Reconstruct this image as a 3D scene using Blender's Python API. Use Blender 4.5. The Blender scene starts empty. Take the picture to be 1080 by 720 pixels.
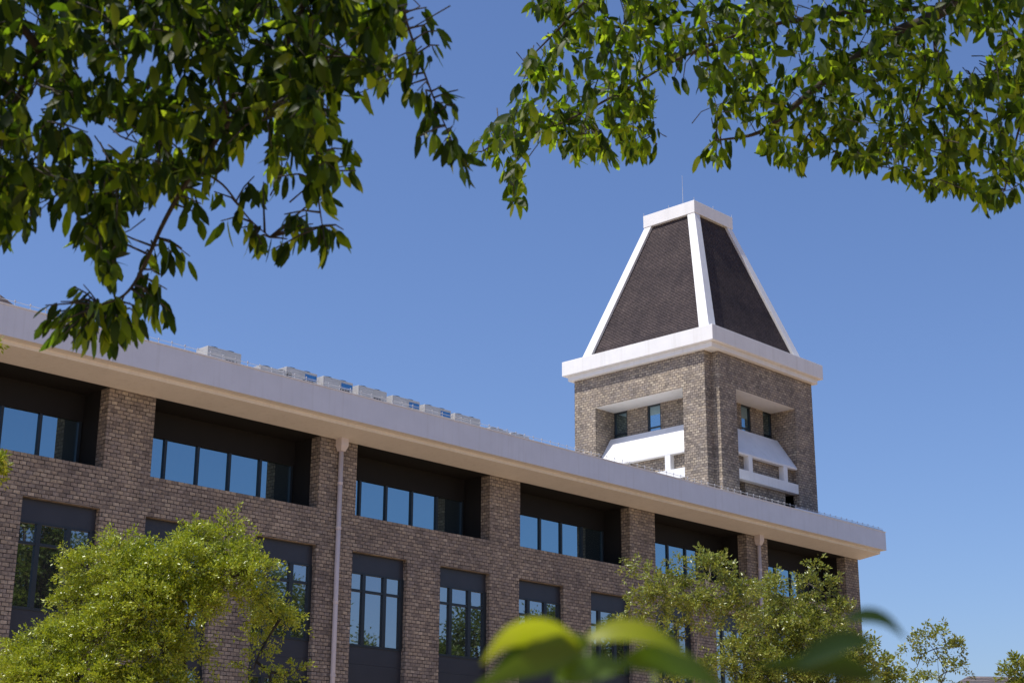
import bpy, math, random
import numpy as np
from mathutils import Vector, Matrix

# ------------------------------------------------------------------ camera, sky, sun, exposure
scn = bpy.context.scene
COL = scn.collection
F_PX, PITCH, ROLL, YAW = 1635.95, .3034, .0049, .8115          # focal length in pixels of a 1080 px wide picture
CAM = np.array([0., -41.886, 1.6])
_ca, _sa = math.cos(YAW), math.sin(YAW); _cp, _sp = math.cos(PITCH), math.sin(PITCH); _cr, _sr = math.cos(ROLL), math.sin(ROLL)
R0 = np.array([_ca, -_sa, 0.]); FW = np.array([_sa*_cp, _ca*_cp, _sp]); U0 = np.array([-_sa*_sp, -_ca*_sp, _cp])
RT = _cr*R0 + _sr*U0; UP = -_sr*R0 + _cr*U0
cd = bpy.data.cameras.new('camera'); cam = bpy.data.objects.new('camera', cd); COL.objects.link(cam)
cam.matrix_world = Matrix(((RT[0], UP[0], -FW[0], CAM[0]), (RT[1], UP[1], -FW[1], CAM[1]), (RT[2], UP[2], -FW[2], CAM[2]), (0, 0, 0, 1)))
cd.sensor_width = 36.; cd.lens = 36.*F_PX/1080.; cd.clip_start = .05; cd.clip_end = 3000.
cd.dof.use_dof = True; cd.dof.focus_distance = 60.; cd.dof.aperture_fstop = 7.5
scn.camera = cam

SUN = np.array([-.5, .215, 1.]); SUN /= np.linalg.norm(SUN)     # direction towards the sun
w = bpy.data.worlds.new('World'); scn.world = w; w.use_nodes = True
nt = w.node_tree; bg = nt.nodes['Background']
sky = nt.nodes.new('ShaderNodeTexSky'); sky.sky_type = 'NISHITA'; sky.sun_disc = False
sky.sun_elevation = math.asin(SUN[2]); sky.sun_rotation = math.atan2(SUN[0], SUN[1])
sky.altitude = 0.; sky.air_density = 1.1; sky.dust_density = 1.0; sky.ozone_density = 4.5
tint = nt.nodes.new('ShaderNodeMix'); tint.data_type = 'RGBA'; tint.blend_type = 'MULTIPLY'; tint.inputs[0].default_value = 1.
tint.inputs[7].default_value = (.86, .915, 1.13, 1.)                # white balance of the photograph
nt.links.new(sky.outputs['Color'], tint.inputs[6]); nt.links.new(tint.outputs[2], bg.inputs['Color']); bg.inputs['Strength'].default_value = .088
sd = bpy.data.lights.new('sun', 'SUN'); sd.energy = 3.5; sd.angle = math.radians(.53); sd.color = (1., .95, .87)
sun = bpy.data.objects.new('sun', sd); COL.objects.link(sun)
sun.rotation_euler = Vector(SUN).to_track_quat('Z', 'Y').to_euler(); sun.location = (0, -20, 60)
scn.view_settings.view_transform = 'Standard'; scn.view_settings.look = 'None'
scn.view_settings.exposure = .5; scn.view_settings.gamma = 1.; scn.view_settings.use_curve_mapping = False

rng = np.random.default_rng(7); random.seed(7)

def ray(u, v):
    """direction of a pixel of the 1080x720 picture"""
    k = FW + RT*(u-540)/F_PX - UP*(v-360)/F_PX
    return k
def at(u, v, d):                      # the point d metres along that ray
    k = ray(u, v); return CAM + k*d/np.linalg.norm(k)
def aty(u, v, y):
    k = ray(u, v); return CAM + k*(y-CAM[1])/k[1]

# ------------------------------------------------------------------ materials
def mat(name):
    m = bpy.data.materials.new(name); m.use_nodes = True
    return m, m.node_tree.nodes, m.node_tree.links, m.node_tree.nodes['Principled BSDF']
def ramp(N, stops, interp='LINEAR'):
    r = N.new('ShaderNodeValToRGB'); r.color_ramp.interpolation = interp
    e = r.color_ramp.elements
    e[0].position, e[0].color = stops[0][0], (*stops[0][1], 1)
    e[1].position, e[1].color = stops[-1][0], (*stops[-1][1], 1)
    for p, c in stops[1:-1]:
        x = e.new(p); x.color = (*c, 1)
    return r
def mixc(N, L, fac, a, b, mode='MIX'):
    m = N.new('ShaderNodeMix'); m.data_type = 'RGBA'; m.blend_type = mode
    for s, v in ((0, fac), (6, a), (7, b)):
        if hasattr(v, 'links') or hasattr(v, 'is_output'): L.new(v, m.inputs[s])
        elif isinstance(v, (int, float)): m.inputs[s].default_value = v
        else: m.inputs[s].default_value = (*v, 1)
    return m.outputs[2]
def wall_uv(N, L):
    g = N.new('ShaderNodeNewGeometry'); s = N.new('ShaderNodeSeparateXYZ'); L.new(g.outputs['Position'], s.inputs[0])
    a = N.new('ShaderNodeMath'); a.operation = 'ADD'; L.new(s.outputs[0], a.inputs[0]); L.new(s.outputs[1], a.inputs[1])
    c = N.new('ShaderNodeCombineXYZ'); L.new(a.outputs[0], c.inputs[0]); L.new(s.outputs[2], c.inputs[1])
    return c.outputs[0], g.outputs['Position']
def noise(N, L, vec, scale, detail=4., rough=.6):
    n = N.new('ShaderNodeTexNoise'); n.inputs['Scale'].default_value = scale; n.inputs['Detail'].default_value = detail
    n.inputs['Roughness'].default_value = rough; L.new(vec, n.inputs['Vector']); return n
def bump(N, L, height, strength, dist, bsdf):
    b = N.new('ShaderNodeBump'); b.inputs['Strength'].default_value = strength; b.inputs['Distance'].default_value = dist
    L.new(height, b.inputs['Height']); L.new(b.outputs[0], bsdf.inputs['Normal'])

def brick_mat(name, bw, rh, mortar, stops, mcol, bstr):
    m, N, L, P = mat(name)
    uv, pos = wall_uv(N, L)
    wn = noise(N, L, pos, 2.6, 3.); wv = N.new('ShaderNodeVectorMath'); wv.operation = 'MULTIPLY_ADD'
    L.new(wn.outputs['Color'], wv.inputs[0]); wv.inputs[1].default_value = (bw*.16, rh*.28, 0); L.new(uv, wv.inputs[2])     # hand-laid, not quite level
    b = N.new('ShaderNodeTexBrick'); L.new(wv.outputs[0], b.inputs['Vector'])
    b.inputs['Scale'].default_value = 1.; b.inputs['Brick Width'].default_value = bw; b.inputs['Row Height'].default_value = rh
    b.inputs['Mortar Size'].default_value = mortar; b.inputs['Mortar Smooth'].default_value = .25; b.inputs['Bias'].default_value = 0.
    b.inputs['Color1'].default_value = (0, 0, 0, 1); b.inputs['Color2'].default_value = (1, 1, 1, 1); b.inputs['Mortar'].default_value = (.5, .5, .5, 1)
    r = ramp(N, stops); L.new(b.outputs['Color'], r.inputs[0])
    n1 = noise(N, L, pos, 11., 7., .7); rr = ramp(N, [(.28, (.58, .58, .59)), (.72, (1.5, 1.48, 1.44))]); L.new(n1.outputs[0], rr.inputs[0])
    c = mixc(N, L, 1., r.outputs[0], rr.outputs[0], 'MULTIPLY')
    n2 = noise(N, L, pos, .5, 5.); r2 = ramp(N, [(.3, (.74, .74, .76)), (.7, (1.16, 1.13, 1.06))]); L.new(n2.outputs[0], r2.inputs[0])
    c = mixc(N, L, 1., c, r2.outputs[0], 'MULTIPLY')
    mp = N.new('ShaderNodeMapping'); mp.inputs['Scale'].default_value = (1., .09, 1.); L.new(uv, mp.inputs[0])      # old rain streaks
    ns = noise(N, L, mp.outputs[0], 1.3, 5., .65); r3 = ramp(N, [(.42, (1.04, 1.03, 1.02)), (.62, (.84, .84, .85))]); L.new(ns.outputs[0], r3.inputs[0])
    c = mixc(N, L, .8, c, r3.outputs[0], 'MULTIPLY')
    jn = noise(N, L, pos, 5.5, 2.); jr = ramp(N, [(.36, (.25, .25, .25)), (.6, (1, 1, 1))]); L.new(jn.outputs[0], jr.inputs[0])     # broken shadow in the joints, put into the colour with the mortar
    jf = N.new('ShaderNodeMath'); jf.operation = 'MULTIPLY'; L.new(b.outputs['Fac'], jf.inputs[0]); L.new(jr.outputs[0], jf.inputs[1])
    c = mixc(N, L, jf.outputs[0], c, mcol)
    L.new(c, P.inputs['Base Color']); P.inputs['Roughness'].default_value = .85; P.inputs['Specular IOR Level'].default_value = .25
    h = N.new('ShaderNodeMath'); h.operation = 'SUBTRACT'; L.new(n1.outputs[0], h.inputs[0]); L.new(b.outputs['Fac'], h.inputs[1])
    bump(N, L, h.outputs[0], bstr, .03, P)
    return m
BRICK = brick_mat('split brick', .235, .128, .014,
    [(0., (.215, .186, .164)), (.18, (.28, .243, .21)), (.36, (.345, .292, .238)), (.52, (.315, .279, .252)), (.68, (.35, .30, .25)), (.84, (.385, .33, .262)), (1., (.47, .412, .34))], (.05, .042, .038), 1.)
TILE = brick_mat('dark roof shingle', .16, .09, .008,
    [(0., (.062, .050, .054)), (.5, (.078, .062, .066)), (1., (.10, .080, .080))], (.035, .028, .030), .5)
FARTILE = brick_mat('grey roof shingle', .5, .22, .03,
    [(0., (.09, .08, .085)), (.5, (.13, .115, .12)), (1., (.18, .155, .155))], (.05, .045, .05), .6)

def paint(name, col, rough=.5, var=.12, scale=1.5, streak=False):
    m, N, L, P = mat(name)
    g = N.new('ShaderNodeNewGeometry'); v = g.outputs['Position']
    n = noise(N, L, v, scale, 6.)
    lo = tuple(c*(1-var) for c in col); hi = tuple(min(1, c*(1+var*.5)) for c in col)
    r = ramp(N, [(.3, lo), (.7, hi)]); L.new(n.outputs[0], r.inputs[0]); c = r.outputs[0]
    if streak:                              # rain streaks running down the paint
        mp = N.new('ShaderNodeMapping'); mp.inputs['Scale'].default_value = (3.2, 3.2, .16); L.new(v, mp.inputs[0])
        s = noise(N, L, mp.outputs[0], 1.6, 5.); rs = ramp(N, [(.52, (1, 1, 1)), (.78, (.88, .87, .85))]); L.new(s.outputs[0], rs.inputs[0])
        c = mixc(N, L, .8, c, rs.outputs[0], 'MULTIPLY')
    L.new(c, P.inputs['Base Color']); P.inputs['Roughness'].default_value = rough
    n3 = noise(N, L, v, 30., 3.); bump(N, L, n3.outputs[0], .12, .01, P)
    return m
WHITE = paint('white masonry paint', (.78, .77, .76), .6, .05, 1.2, True)
FASCIA = paint('pale grey fascia paint', (.64, .675, .75), .5, .05, 1.2, True)
PARAPET = paint('bright white render', (.80, .80, .80), .6, .06, 1.2, True)
PIPE = paint('pale pvc', (.66, .60, .59), .4, .06)
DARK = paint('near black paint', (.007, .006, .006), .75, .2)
PANEL = paint('slate grey panel', (.034, .037, .048), .4, .12)
FRAME = paint('dark window frame', (.020, .028, .036), .35, .1)
ACWHITE = paint('appliance enamel', (.42, .41, .40), .4, .1, 4.)
ACDARK = paint('appliance slot', (.02, .02, .02), .6)
ACBLUE = paint('blue sticker', (.03, .16, .42), .4, .3, 14.)
METAL = paint('galvanised wire', (.5, .5, .52), .35)
BARK = paint('bark', (.085, .066, .048), .9, .5, 14.)
BARKDARK = paint('dark bark', (.045, .036, .026), .9, .4, 18.)
BARKPALE = paint('pale bark', (.30, .26, .21), .9, .4, 14.)
PAVING = paint('sunlit paving', (.47, .315, .18), .9, .2, .4)
RENDER = paint('plain render', (.5, .47, .43), .8, .1)

def glass_mat(name, tint, met):
    m, N, L, P = mat(name)
    P.inputs['Base Color'].default_value = (*tint, 1); P.inputs['Metallic'].default_value = met
    P.inputs['Roughness'].default_value = .015; P.inputs['IOR'].default_value = 1.6
    g = N.new('ShaderNodeNewGeometry'); n = noise(N, L, g.outputs['Position'], .55, 1.)
    bump(N, L, n.outputs[0], .05, .03, P)          # slight waviness of float glass
    return m
GLASS = glass_mat('blue solar glass', (.27, .40, .46), .95)
GLASS2 = glass_mat('clear dark glass', (.34, .37, .39), .95)

def leaf_mat(name, stops, tcol, tfac, rough=.4, spec=.4, vary=None):
    m, N, L, P = mat(name)
    g = N.new('ShaderNodeNewGeometry')
    r = ramp(N, stops); L.new(g.outputs['Random Per Island'], r.inputs[0])
    L.new(r.outputs[0], P.inputs['Base Color']); P.inputs['Roughness'].default_value = rough; P.inputs['Specular IOR Level'].default_value = spec
    t = N.new('ShaderNodeBsdfTranslucent'); c = mixc(N, L, .7, r.outputs[0], tcol)
    if vary:                                # leaf age, plus sunlit and shaded leaves put into the translucent colour at random
        f = N.new('ShaderNodeMath'); f.operation = 'FRACT'; k = N.new('ShaderNodeMath'); k.operation = 'MULTIPLY'; L.new(g.outputs['Random Per Island'], k.inputs[0]); k.inputs[1].default_value = 37.3
        L.new(k.outputs[0], f.inputs[0]); vr = ramp(N, vary); L.new(f.outputs[0], vr.inputs[0]); c = vr.outputs[0]
    L.new(c, t.inputs['Color'])
    x = N.new('ShaderNodeMixShader'); x.inputs[0].default_value = tfac
    L.new(P.outputs[0], x.inputs[1]); L.new(t.outputs[0], x.inputs[2]); L.new(x.outputs[0], N['Material Output'].inputs['Surface'])
    return m
LEAF_BIG = leaf_mat('broad leaf', [(0., (.006, .016, .0015)), (.5, (.011, .026, .002)), (.85, (.022, .042, .003)), (1., (.055, .08, .007))], (.46, .60, .015), .45, .45, .2, [(0., (.025, .055, .003)), (.48, (.06, .125, .005)), (.72, (.30, .50, .013)), (1., (.74, .92, .04))])
LEAF_MID = leaf_mat('broad leaf of the far tree', [(0., (.008, .019, .002)), (.5, (.016, .033, .003)), (1., (.06, .085, .008))], (.50, .64, .02), .48, .45, .2, [(0., (.04, .085, .004)), (.35, (.10, .19, .006)), (.6, (.34, .56, .014)), (1., (.72, .92, .04))])
LEAF_LIME = leaf_mat('fine lime leaf', [(0., (.15, .20, .012)), (.5, (.27, .33, .018)), (.85, (.36, .40, .03)), (1., (.46, .46, .07))], (.66, .74, .03), .22, .34, .5)
LEAF_OLIVE = leaf_mat('small olive leaf', [(0., (.10, .135, .02)), (.5, (.18, .22, .03)), (.85, (.27, .295, .045)), (1., (.36, .34, .09))], (.5, .52, .06), .22, .34, .5)
LEAF_DARK = leaf_mat('far green leaf', [(0., (.05, .085, .014)), (.6, (.09, .13, .02)), (1., (.17, .2, .03))], (.3, .4, .03), .3)
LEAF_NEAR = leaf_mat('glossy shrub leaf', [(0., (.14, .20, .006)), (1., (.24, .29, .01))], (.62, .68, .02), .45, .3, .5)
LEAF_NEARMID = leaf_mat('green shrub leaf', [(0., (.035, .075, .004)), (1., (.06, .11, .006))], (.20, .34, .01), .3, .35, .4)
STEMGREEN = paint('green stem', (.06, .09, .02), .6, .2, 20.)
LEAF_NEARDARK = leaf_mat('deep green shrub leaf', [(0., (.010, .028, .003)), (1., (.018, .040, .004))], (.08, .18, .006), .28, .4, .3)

# ------------------------------------------------------------------ mesh helpers
class MB:
    def __init__(s): s.v = []; s.f = []
    def poly(s, pts):
        i = len(s.v); s.v += [tuple(p) for p in pts]; s.f.append(tuple(range(i, i+len(pts))))
    def box(s, x0, x1, y0, y1, z0, z1):
        i = len(s.v)
        s.v += [(x, y, z) for z in (z0, z1) for y in (y0, y1) for x in (x0, x1)]
        s.f += [tuple(i+k for k in q) for q in ((0, 2, 3, 1), (4, 5, 7, 6), (0, 1, 5, 4), (2, 6, 7, 3), (0, 4, 6, 2), (1, 3, 7, 5))]
    def hexa(s, a, b):                       # two quads of four points joined into a solid
        i = len(s.v); s.v += [tuple(p) for p in a] + [tuple(p) for p in b]
        s.f += [tuple(i+k for k in q) for q in ((3, 2, 1, 0), (4, 5, 6, 7), (0, 1, 5, 4), (1, 2, 6, 5), (2, 3, 7, 6), (3, 0, 4, 7))]
    def prism(s, prof, a0, a1, axis):        # profile (p,z) extruded along x (axis 0) or y (axis 1)
        n = len(prof); i = len(s.v)
        for a in (a0, a1): s.v += [((a, p, z) if axis == 0 else (p, a, z)) for p, z in prof]
        s.f += [tuple(range(i+n-1, i-1, -1)), tuple(range(i+n, i+2*n))]
        s.f += [(i+k, i+(k+1) % n, i+n+(k+1) % n, i+n+k) for k in range(n)]
    def tube(s, pts, rad, n=7):
        pts = [np.array(p, float) for p in pts]
        if not hasattr(rad, '__len__'): rad = [rad]*len(pts)
        i0 = len(s.v)
        for k, p in enumerate(pts):
            t = pts[min(k+1, len(pts)-1)] - pts[max(k-1, 0)]; t = t/(np.linalg.norm(t)+1e-9)
            a = np.cross(t, (0, 0, 1.)) if abs(t[2]) < .95 else np.cross(t, (1., 0, 0)); a /= np.linalg.norm(a); b = np.cross(t, a)
            for j in range(n):
                q = 2*math.pi*j/n; s.v.append(tuple(p + rad[k]*(a*math.cos(q)+b*math.sin(q))))
        for k in range(len(pts)-1):
            for j in range(n):
                s.f.append((i0+k*n+j, i0+k*n+(j+1) % n, i0+(k+1)*n+(j+1) % n, i0+(k+1)*n+j))
        s.f.append(tuple(i0+j for j in range(n-1, -1, -1))); e = i0+(len(pts)-1)*n; s.f.append(tuple(e+j for j in range(n)))
    def build(s, name, m, parent=None, smooth=False, bevel=0):
        me = bpy.data.meshes.new(name); me.from_pydata(s.v, [], s.f); me.update()
        o = bpy.data.objects.new(name, me); COL.objects.link(o); me.materials.append(m)
        if smooth: me.polygons.foreach_set('use_smooth', [True]*len(me.polygons))
        if bevel:
            b = o.modifiers.new('bevel', 'BEVEL'); b.width = bevel; b.segments = 2; b.limit_method = 'ANGLE'
        if parent:
            o.parent = parent
            q = parent; loc = Vector((0, 0, 0))
            while q: loc += Vector(q.location); q = q.parent
            if loc.length > 0: me.transform(Matrix.Translation(-loc))
        return o
def np_mesh(name, V, Fc, m, parent=None, smooth=False):
    V = np.asarray(V, np.float32); Fc = np.asarray(Fc, np.int32); k = Fc.shape[1]
    me = bpy.data.meshes.new(name); me.vertices.add(len(V)); me.loops.add(Fc.size); me.polygons.add(len(Fc))
    if parent is not None: V = V - np.array(parent.location, np.float32)
    me.vertices.foreach_set('co', V.ravel()); me.loops.foreach_set('vertex_index', Fc.ravel())
    me.polygons.foreach_set('loop_start', np.arange(0, Fc.size, k, dtype=np.int32))
    try: me.polygons.foreach_set('loop_total', np.full(len(Fc), k, np.int32))
    except Exception: pass
    if smooth: me.polygons.foreach_set('use_smooth', np.ones(len(Fc), bool))
    me.update(calc_edges=True); me.validate()
    o = bpy.data.objects.new(name, me); COL.objects.link(o); me.materials.append(m)
    if parent is not None: o.parent = parent
    return o
def thing(name, loc, label, cat, group=None):
    o = bpy.data.objects.new(name, None); COL.objects.link(o); o.location = [float(c) for c in loc]; o.empty_display_size = .3
    o['label'] = label; o['category'] = cat
    if group: o['group'] = group
    return o

# ------------------------------------------------------------------ the ground
g = MB(); g.poly([(-600, -600, 0), (900, -600, 0), (900, 900, 0), (-600, 900, 0)])
o = g.build('ground', PAVING); o['kind'] = 'structure'

# ------------------------------------------------------------------ walls with holes
def wall_grid(mb, P, u0, u1, z0, z1, holes):
    """P(u, depth, z) -> point.  holes: (u0,u1,z0,z1,depth, skip_top)"""
    flip = abs(P(1, 0, 0)[1]-P(0, 0, 0)[1]) > .5
    us = sorted({u0, u1, *[h[0] for h in holes], *[h[1] for h in holes]}); zs = sorted({z0, z1, *[h[2] for h in holes], *[h[3] for h in holes]})
    us = [u for u in us if u0 <= u <= u1]; zs = [z for z in zs if z0 <= z <= z1]
    for a, b in zip(us, us[1:]):
        run = None
        for c, d in zip(zs, zs[1:]):
            mu, mz = (a+b)/2, (c+d)/2
            if any(h[0] < mu < h[1] and h[2] < mz < h[3] for h in holes): continue
            q = [P(a, 0, c), P(b, 0, c), P(b, 0, d), P(a, 0, d)]; mb.poly(q[::-1] if flip else q)
    for h in holes:
        a, b, c, d, k = h[:5]
        mb.poly([P(a, 0, c), P(a, 0, d), P(a, k, d), P(a, k, c)])
        mb.poly([P(b, 0, c), P(b, k, c), P(b, k, d), P(b, 0, d)])
        mb.poly([P(a, 0, c), P(a, k, c), P(b, k, c), P(b, 0, c)])
        if not (len(h) > 5 and h[5]): mb.poly([P(a, 0, d), P(b, 0, d), P(b, k, d), P(a, k, d)])

# ------------------------------------------------------------------ the long brick building
X0, X1, YB = 8.0, 70.12, 18.
SILL, SOFF, HEAD = 12.259, 14.862, 10.962
PP, OL, OW = 8.652, 27.35, 6.92
BAYS = range(-2, 5)
bld = thing('office_building', (40, 0, 0), 'long brown brick building with deep white eaves and dark recessed windows', 'building')
wm = MB(); holes = []
WIN = []                                                       # left edges of the lower windows
for i in BAYS:
    l = OL + PP*i
    holes.append((l, l+OW, SILL, SOFF, .49, True))
    for wl in (l-.05, l+OW-2.65+.02):
        WIN.append((i, wl)); holes.append((wl, wl+2.65, 2.6, HEAD, .27))
wall_grid(wm, lambda u, k, z: (u, k, z), X0, X1, 0, SOFF, holes)
wm.poly([(X1, 0, 0), (X1, YB, 0), (X1, YB, 15.6), (X1, 0, 15.6)])
wm.poly([(X0, 0, 0), (X0, 0, 15.6), (X0, YB, 15.6), (X0, YB, 0)])
wm.poly([(X0, YB, 0), (X0, YB, 15.6), (X1, YB, 15.6), (X1, YB, 0)])
wm.build('wall', BRICK, bld)
rf = MB(); rf.box(X0-.1, X1+.1, 0.02, YB+.4, 15.55, 15.9); rf.build('roof', RENDER, bld)
ev = MB()
ev.prism([(-1.56, 16.10), (-1.56, 15.175), (-1.23, 15.165), (-1.23, 15.04), (0., 14.862), (.015, 14.862), (.015, 15.6), (-.9, 15.95), (-1.42, 16.04)], X0-.3, X1+.18, 0)
e = ev.build('eave', WHITE, bld, bevel=.015)
fa = MB(); fa.box(X0-.3, X1+.18, -1.6, -1.563, 15.17, 16.10); fa.build('fascia', FASCIA, e, bevel=.01)
pv = MB(); pv.tube([(62.3, -1.46, 16.17), (X1+.1, -1.46, 16.17)], .075, 10); pv.build('bright_edge_tube', PARAPET, e, True)  # added white tube, stands in for the sunlit strip along the roof edge
rm = MB(); rm.box(X0-.32, X1+.2, -1.625, -1.54, 16.10, 16.135); rm.build('drip_edge', PARAPET, e)
lc = MB()
for k in range(int((X1-X0)/.5)):
    x = X0 + .3 + k*.5; lc.tube([(x, -1.5, 16.1), (x, -1.5, 16.30)], .011, 5); lc.tube([(x, -1.5, 16.30), (x, -1.5, 16.34)], .022, 5)
lc.tube([(X0, -1.5, 16.285), (X1+.1, -1.5, 16.285)], .009, 5)
lc.build('lightning_conductor', METAL, bld)
for i in BAYS:                                                  # the recessed loggias under the eave
    l = OL + PP*i; r = l + OW; GY = 1.5
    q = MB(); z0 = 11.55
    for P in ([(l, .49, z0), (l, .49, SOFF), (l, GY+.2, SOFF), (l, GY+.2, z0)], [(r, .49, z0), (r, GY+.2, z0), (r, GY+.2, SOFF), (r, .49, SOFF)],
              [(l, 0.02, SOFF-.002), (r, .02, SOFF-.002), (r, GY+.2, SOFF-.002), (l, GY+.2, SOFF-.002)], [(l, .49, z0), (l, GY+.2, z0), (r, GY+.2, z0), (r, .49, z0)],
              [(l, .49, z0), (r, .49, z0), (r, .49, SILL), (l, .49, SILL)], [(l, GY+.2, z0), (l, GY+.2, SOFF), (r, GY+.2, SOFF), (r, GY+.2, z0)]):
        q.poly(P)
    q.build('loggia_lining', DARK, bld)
    fr = MB(); fr.box(l, r, GY-.04, GY+.10, z0, z0+.1)
    ms = [0.0, 1.42, 2.74, 4.07, 5.40, OW-.12]
    for k in ms: fr.box(l+k, l+k+(.26 if k == 0 else .10), GY-.05, GY+.1, z0+.1, 13.97)
    f = fr.build('upper_window', FRAME, bld)
    li = MB(); li.box(l, r, GY-.06, GY+.12, 13.97, SOFF-.004); li.build('lintel_panel', DARK, bld)
    pn = MB()
    for a, b in zip(ms, ms[1:]):
        tw = random.uniform(-.004, .004)
        pn.poly([(l+a+.05, GY+.02-tw, z0+.1), (l+b+.06, GY+.02+tw, z0+.1), (l+b+.06, GY+.02+tw, 13.99), (l+a+.05, GY+.02-tw, 13.99)])
    pn.build('pane', GLASS, f)
for i, wl in WIN:                                               # the tall window strips below
    a, b = wl, wl+2.65; y = .24
    for zt in (HEAD, HEAD-3.9):
        hp = .74
        fr = MB()
        zg1, zg0 = zt-hp, zt-3.22
        for k, wd in ((0., .10), (.66, .15), (1.66, .16), (2.48, .17)): fr.box(a+k, a+k+wd, y-.07, y+.02, zg0, zg1)
        fr.box(a, b, y-.06, y+.02, zg0-.08, zg0+.004); fr.box(a, b, y-.06, y+.02, zg1-.004, zg1+.05); fr.box(a+.1, b-.17, y-.055, y+.02, zg1-.64, zg1-.55)
        f = fr.build('window', FRAME, bld)
        pn = MB()
        for (p, q) in ((0., .7), (.7, 1.7), (1.7, 2.55)):
            for (c, d) in ((zg0, zg1-.6), (zg1-.6, zg1)):
                tw, tv = random.uniform(-.004, .004), random.uniform(-.003, .003)
                pn.poly([(a+p+.04, y-tw-tv, c), (a+q+.04, y+tw-tv, c), (a+q+.04, y+tw+tv, d), (a+p+.04, y-tw+tv, d)])
        pn.build('pane', GLASS2, f)
        pa = MB(); pa.box(a, b, y-.03, y+.03, zg1+.05, zt-.003); pa.build('panel', PANEL, bld)
        pa = MB(); pa.box(a, b, y-.03, y+.03, zt-3.9+.003, zg0-.08); pa.build('panel', PANEL, bld)
for x in (35.14, 61.07):
    p = MB(); p.tube([(x, -.13, 0.05), (x, -.13, 14.6)], .088, 12); pp = p.build('downpipe', PIPE, bld, True)
    h = MB(); h.hexa([(x-.10, -.24, 14.42), (x+.10, -.24, 14.42), (x+.10, -.02, 14.42), (x-.10, -.02, 14.42)], [(x-.17, -.32, 14.62), (x+.17, -.32, 14.62), (x+.17, -.004, 14.62), (x-.17, -.004, 14.62)])
    h.box(x-.17, x+.17, -.32, -.004, 14.62, 14.90); h.build('hopper', PIPE, pp)
    for z in (4, 6.5, 9, 11.6, 13.2):
        c = MB(); c.tube([(x, -.13, z), (x, -.13, z+.1)], .102, 12); c.build('collar', PIPE, pp)

# ------------------------------------------------------------------ the tower on the roof
TX0, TX1, TY0, TY1 = 58.2, 66.9, .184, 8.884
twr = thing('roof_tower', (62.5, 4.5, 15.9), 'square brick tower with truncated dark tiled roof and white ribs', 'tower')
NT = .58; ZB, ZT = 15.88, 23.9
tw_ = MB(); OD = 1.46
LH = (1.95, 7.5); RH = (60.15, 65.28)
# left face (facing -x) and front face (facing -y), with a square notch at the shared corner
wall_grid(tw_, lambda u, k, z: (TX0+k, u, z), TY0+.42, TY1, ZB, ZT, [(LH[0], LH[1], 16.4, 21.95, OD, True)])
wall_grid(tw_, lambda u, k, z: (u, TY0+k, z), TX0+NT, TX1, ZB, ZT, [(RH[0], RH[1], 16.4, 21.98, OD, True)])
tw_.poly([(TX0, TY0+.42, ZB), (TX0, TY0+.42, ZT), (TX0+NT, TY0+.42, ZT), (TX0+NT, TY0+.42, ZB)])
tw_.poly([(TX0+NT, TY0+.42, ZB), (TX0+NT, TY0+.42, ZT), (TX0+NT, TY0, ZT), (TX0+NT, TY0, ZB)])
tw_.poly([(TX1, TY0, ZB), (TX1, TY1, ZB), (TX1, TY1, ZT), (TX1, TY0, ZT)]); tw_.poly([(TX0, TY1, ZB), (TX0, TY1, ZT), (TX1, TY1, ZT), (TX1, TY1, ZB)])
# back of the two recesses (with window openings left for the frames) and the lower brick in them
def recess(P, u0, u1, wins, ztop):
    wall_grid(tw_, lambda u, k, z: P(u, OD+k, z), u0, u1, 16.4, ztop, [(a, b, 19.9, ztop, .12, True) for a, b in wins])
    wall_grid(tw_, lambda u, k, z: P(u, .36+k, z), u0, u1, 16.4, 18.95, [(u0, u0+.95, 16.4, 17.55, 1.1), (u1-.75, u1, 16.4, 17.55, 1.1)])
PL = lambda u, k, z: (TX0+k, u, z)
PR = lambda u, k, z: (u, TY0+k, z)
LW = [(6.62, LH[1]), (4.45, 5.3), (2.2, 3.05)]; RW = [(60.3, 61.1), (62.6, 63.42), (64.5, RH[1])]
recess(PL, LH[0], LH[1], LW, 21.95); recess(PR, RH[0], RH[1], RW, 21.98)
tw_.build('wall', BRICK, twr)
sc = MB()
for P, (a, b), zt in ((PL, LH, 21.95), (PR, RH, 21.98)):
    sc.poly([P(a, .003, zt), P(b, .003, zt), P(b, OD+.2, zt), P(a, OD+.2, zt)])
sc.build('recess_ceiling', WHITE, twr)
for P, wins, zt in ((PL, LW, 21.95), (PR, RW, 21.98)):
    for a, b in wins:
        fr = MB()
        def bx(u0, u1, k0, k1, z0, z1):
            p, q = P(u0, k0, z0), P(u1, k1, z1)
            fr.box(min(p[0], q[0]), max(p[0], q[0]), min(p[1], q[1]), max(p[1], q[1]), z0, z1)
        bx(a, a+.07, OD+.04, OD+.12, 19.9, zt-.004); bx(b-.07, b, OD+.04, OD+.12, 19.9, zt-.004); bx(a+.07, b-.07, OD+.04, OD+.12, zt-.08, zt-.004); bx(a+.07, b-.07, OD+.04, OD+.12, 20.75, 20.81)
        f = fr.build('window', FRAME, twr)
        pn = MB(); pn.poly([P(a, OD+.1, 19.9), P(b, OD+.1, 19.9), P(b, OD+.1, zt), P(a, OD+.1, zt)]); pn.build('pane', GLASS, f)
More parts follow.
